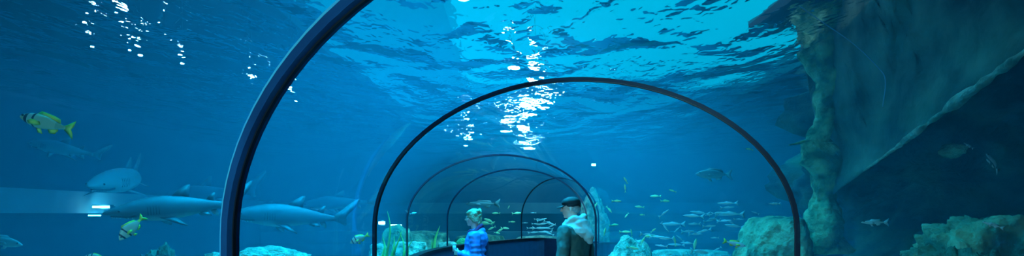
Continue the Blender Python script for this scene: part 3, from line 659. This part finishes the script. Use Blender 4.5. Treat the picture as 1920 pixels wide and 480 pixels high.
def person(label, loc, yaw, H, headyaw, head_tilt, kind):
    t = thing('person', label, 'person', loc, (0, 0, math.radians(yaw))); k = H/1.70
    hs = .92*k; hc = Vector((.045*k, 0, H-.118*hs/.92))
    sh = 1.385*k; hip = .90*k; wd = .185*k if kind == 'w' else .205*k
    bm = bmesh.new()
    loft_z(bm, [(.80*k, 0, .10*k, .15*k), (.90*k, 0, .115*k, .165*k), (1.05*k, .01, .095*k, .135*k), (1.2*k, .0, .11*k, .15*k), (1.32*k, -.01, .105*k, .165*k), (1.40*k, -.015, .07*k, .13*k), (1.44*k, -.01, .05*k, .06*k)])
    capsule(bm, (-.015*k, 0, 1.38*k), .062*k, hc+Vector((-.02, 0, -.06)), .054*k)
    hm = bmesh.new(); head(hm, (0, 0, 0), hs, head_tilt)
    rot = Matrix.Translation(hc) @ Matrix.Rotation(math.radians(headyaw), 4, 'Z'); bmesh.ops.transform(hm, matrix=rot, verts=hm.verts)
    tmp = bpy.data.meshes.new('tmp'); hm.to_mesh(tmp); hm.free(); bm.from_mesh(tmp)
    for y in (-1, 1):
        capsule(bm, (0, y*.09*k, .86*k), .088*k, (.015, y*.09*k, .48*k), .058*k); capsule(bm, (.01, y*.09*k, .48*k), .056*k, (-.02, y*.09*k, .09*k), .036*k)
        capsule(bm, (-.02, y*.09*k, .045), .032*k, (.13*k, y*.10*k, .03), .028*k)
    # arms: shoulder, elbow, wrist
    if kind == 'w':
        arms = [(1, Vector((-.0, wd, 1.36*k)), Vector((-.03, wd+.05, 1.09*k)), Vector((.19, wd-.06, 1.135*k))), (-1, Vector((-.0, -wd, 1.36*k)), Vector((-.03, -wd-.05, 1.09*k)), Vector((.19, -wd+.08, 1.125*k)))]
    else:
        arms = [(1, Vector((-.01, wd, 1.35*k)), Vector((-.03, wd+.07, 1.06*k)), Vector((.17, wd+.02, .93*k))), (-1, Vector((-.01, -wd, 1.35*k)), Vector((-.03, -wd-.07, 1.06*k)), Vector((.17, -wd-.02, .93*k)))]
    for y, s0, e0, w0 in arms:
        capsule(bm, s0, .050*k, e0, .040*k); capsule(bm, e0, .040*k, w0, .027*k)
        dd = (w0-e0).normalized(); hand(bm, w0+dd*.01, dd if kind != 'w' else (dd+Vector((0, -y*.35, 0))), (0, -y, .1) if kind == 'w' else (0, -y, 0), .75 if kind == 'w' else .35, .95*k, 1)
    fused('body', bm, M['skin'], t, .0058, 2)
    # clothes
    jm, js = (M['puffer'], M['puffer']) if kind == 'w' else (M['coat'], M['coat'])
    bm = bmesh.new(); g = .03 if kind == 'w' else .032
    rows = [(.80, 0, .10, .16), (.90, 0, .118, .172), (1.05, .01, .112, .158), (1.2, .0, .118, .168), (1.32, -.01, .112, .185), (1.385, -.015, .088, .155), (1.42, -.012, .066, .085)]
    loft_z(bm, [(z*k, c*k, (a+g)*k, (b+g)*k) for z, c, a, b in rows])
    for y, s0, e0, w0 in arms:
        capsule(bm, s0+Vector((-.005, 0, -.01)), .074*k, e0, .060*k); capsule(bm, e0, .060*k, e0.lerp(w0, .92), .046*k)
        if kind == 'w':
            for q in range(5): c = s0.lerp(e0, q/4.5); ellip(bm, c, (.076*k, .074*k, .040*k))
            for q in range(1, 4): c = e0.lerp(w0, q/4); ellip(bm, c, (.038*k, .060*k, .060*k))
    if kind == 'w':
        for z in (.86, .94, 1.02, 1.10, 1.18, 1.26, 1.33):
            a, b = [(r_[2], r_[3]) for r_ in rows if r_[0] >= z][0]; loft_z(bm, [((z-.03)*k, 0, (a+.02)*k, (b+.02)*k), (z*k, 0, (a+g+.007)*k, (b+g+.007)*k), ((z+.03)*k, 0, (a+.02)*k, (b+.02)*k)])
        ellip(bm, (-.03*k, 0, 1.425*k), (.095*k, .095*k, .045*k))
    jk = fused('jacket' if kind == 'w' else 'coat', bm, jm, t, .009, 4, .022 if kind == 'w' else .035)
    bm = bmesh.new(); loft_z(bm, [(.78*k, 0, .118*k, .168*k), (.88*k, 0, .126*k, .176*k), (.94*k, 0, .115*k, .165*k)])
    for y in (-1, 1):
        capsule(bm, (0, y*.09*k, .86*k), .100*k, (.015, y*.09*k, .48*k), .076*k); capsule(bm, (.015, y*.09*k, .48*k), .074*k, (-.02, y*.09*k, .13*k), .058*k)
    fused('trousers', bm, M['trousers'], t, .012, 3)
    for y in (-1, 1):
        bm = bmesh.new(); capsule(bm, (-.04, y*.09*k, .05), .045*k, (.14*k, y*.10*k, .038), .036*k); capsule(bm, (-.04, y*.09*k, .012), .012, (.15*k, y*.10*k, .012), .012)
        fused('shoe', bm, M['shoe'], t, .01, 2)
    hr = Matrix.Translation(hc) @ Matrix.Rotation(math.radians(headyaw), 4, 'Z') @ Matrix.Rotation(head_tilt, 4, 'Y')
    def onhead(o): o.matrix_local = hr; return o
    for y in (-1, 1):
        bm = bmesh.new(); ellip(bm, (.082*hs, y*.027*hs, .009*hs), (.006*hs, .010*hs, .006*hs)); me = bpy.data.meshes.new('eye'); bm.to_mesh(me); bm.free(); onhead(link('eye', me, M['eye'], t))
    if kind == 'w':
        bm = bmesh.new()
        ellip(bm, (-.022*hs, 0, .040*hs), (.106*hs, .091*hs, .094*hs)); ellip(bm, (-.052*hs, 0, -.015*hs), (.075*hs, .086*hs, .085*hs))
        for y in (-1, 1): ellip(bm, (-.022*hs, y*.066*hs, .002*hs), (.048*hs, .026*hs, .072*hs)); ellip(bm, (.040*hs, y*.045*hs, .082*hs), (.048*hs, .038*hs, .030*hs), (0, .5, 0))
        for q in range(26):
            a = q*2.4; z = -.09+.2*(q/26); ellip(bm, ((-.045-.06*abs(math.cos(a)))*hs, .072*math.sin(a)*hs, z*hs), (.026*hs, .024*hs, .034*hs), (a, .4, 0))
        onhead(fused('hair', bm, M['blond'], t, .006, 7, .006))
        sp = []
        for y in (-1, 1):
            pts = [(.098*hs, (y*.030+.020*math.cos(a))*hs, (.008+.016*math.sin(a))*hs) for a in [2*math.pi*j/12 for j in range(13)]]
            onhead(tube('lens_rim', pts, .0018, M['spectacle'], t, 6, 1))
            onhead(tube('temple', [(.098*hs, y*.050*hs, .012*hs), (.04*hs, y*.076*hs, .014*hs), (-.02*hs, y*.080*hs, .006*hs)], .0018, M['spectacle'], t, 6, 2))
        onhead(tube('nose_bridge', [(.098*hs, -.011*hs, .012*hs), (.104*hs, 0, .016*hs), (.098*hs, .011*hs, .012*hs)], .0018, M['spectacle'], t, 6, 2))
        bm = bmesh.new()
        for q in range(22):
            a = 2*math.pi*q/22; b = 2*math.pi*(q+1)/22
            P_ = lambda a: Vector((.008+.078*math.cos(a), .082*math.sin(a), 1.435+.02*math.sin(3*a)-.04*math.cos(a)))*k
            capsule(bm, P_(a), .027*k, P_(b), .027*k, 8)
        capsule(bm, Vector((.10, .01, 1.39))*k, .032*k, Vector((.135, .015, 1.22))*k, .028*k, 10, .5); capsule(bm, Vector((.10, -.03, 1.39))*k, .028*k, Vector((.140, -.035, 1.27))*k, .026*k, 10, .5)
        fused('scarf', bm, M['scarf'], t, .007, 2, .014)
        # dark back panel of the jacket
        bm = bmesh.new(); loft_z(bm, [(.84*k, -.035*k, .122*k, .168*k), (1.05*k, -.035*k, .116*k, .158*k), (1.2*k, -.035*k, .122*k, .165*k), (1.33*k, -.038*k, .112*k, .172*k), (1.40*k, -.035*k, .08*k, .12*k)])
        fused('back_panel', bm, M['puffer_back'], t, .01, 3, .012)
    else:
        bm = bmesh.new()
        ellip(bm, (-.016*hs, 0, .070*hs), (.108*hs, .090*hs, .062*hs)); ellip(bm, (-.030*hs, 0, .036*hs), (.098*hs, .088*hs, .040*hs), (0, .12, 0)); ellip(bm, (-.105*hs, 0, .018*hs), (.02*hs, .03*hs, .022*hs))
        cp = onhead(fused('cap', bm, M['cap'], t, .006, 2))
        v = []; n = 14; rg = []
        for j in range(n+1):
            a = -1.15+2.3*j/n
            ix, iy = .070*math.cos(a), .082*math.sin(a); ox, oy = .070+.078*math.cos(a*.95), .080*math.sin(a)
            dz = .045-.010*math.cos(a); dr = -.016*abs(math.sin(a))
            rg.append([(ix*hs, iy*hs, (dz+.008)*hs), (ox*hs, oy*hs, (dz-.012+dr+.006)*hs), (ox*hs, oy*hs, (dz-.012+dr)*hs), (ix*hs, iy*hs, dz*hs)])
        onhead(link('cap_brim', mesh('cap_brim', *sweep_rings(rg)), M['cap'], t))
        bm = bmesh.new(); ellip(bm, (-.050*hs, 0, -.010*hs), (.068*hs, .079*hs, .058*hs)); onhead(fused('hair', bm, M['grey_hair'], t, .006, 2, .006))
        # hood bunched round the neck and hanging down the back
        bm = bmesh.new()
        for q in range(24):
            P_ = lambda a: Vector((-.005+.098*math.cos(a), .110*math.sin(a), 1.440-.045*math.cos(a)+.016*math.sin(4*a)))*k
            a = 2*math.pi*q/24; capsule(bm, P_(a), (.026+.006*(1-math.cos(a)))*k, P_(a+2*math.pi/24), (.026+.006*(1-math.cos(a)))*k, 10)
        loft_z(bm, [(1.285*k, -.09*k, .085*k, .11*k), (1.33*k, -.06*k, .135*k, .165*k), (1.38*k, -.035*k, .140*k, .170*k), (1.43*k, -.02*k, .115*k, .130*k), (1.47*k, -.01*k, .092*k, .098*k)])
        for q in range(9):
            f_ = q/8; ellip(bm, Vector((-.10-.075*f_, 0, 1.425-.135*f_))*k, Vector((.062-.012*f_, .125-.050*f_, .055))*k, (0, .5, 0))
        ellip(bm, Vector((-.185, 0, 1.262))*k, Vector((.035, .05, .05))*k, (0, .4, 0))
        for y in (-1, 1): capsule(bm, Vector((.06, y*.05, 1.39))*k, .032*k, Vector((.135, y*.04, 1.27))*k, .018*k)
        fused('hood', bm, M['hood'], t, .007, 5, .016)
    return t
wx = at(888, 0, 6.4).x
woman = person('person in a shiny blue puffer jacket and dark red scarf, short blond hair, facing left', (wx+.035, 6.4, 0), 176, 1.665, 4, .06, 'w')
hp = woman.matrix_basis @ Vector((.275, .02, 1.17))
t = thing('pale_bottle', 'small pale capped bottle held up in the hands of the person in blue', 'bottle', (hp.x, hp.y, 1.135))
link('bottle_body', mesh('bottle_body', *disc_mesh(.022, 0, .075, 16)), M['pale_thing'], t)
bm = bmesh.new(); ellip(bm, (0, 0, .088), (.018, .018, .018)); me = bpy.data.meshes.new('cap'); bm.to_mesh(me); bm.free(); link('bottle_cap', me, M['pale_thing'], t)
person('person in a black cap and dark coat with a pale hood, face turned left', (at(1076, 0, 5.6).x, 5.6, 0), 142, 1.785, 30, .10, 'm')
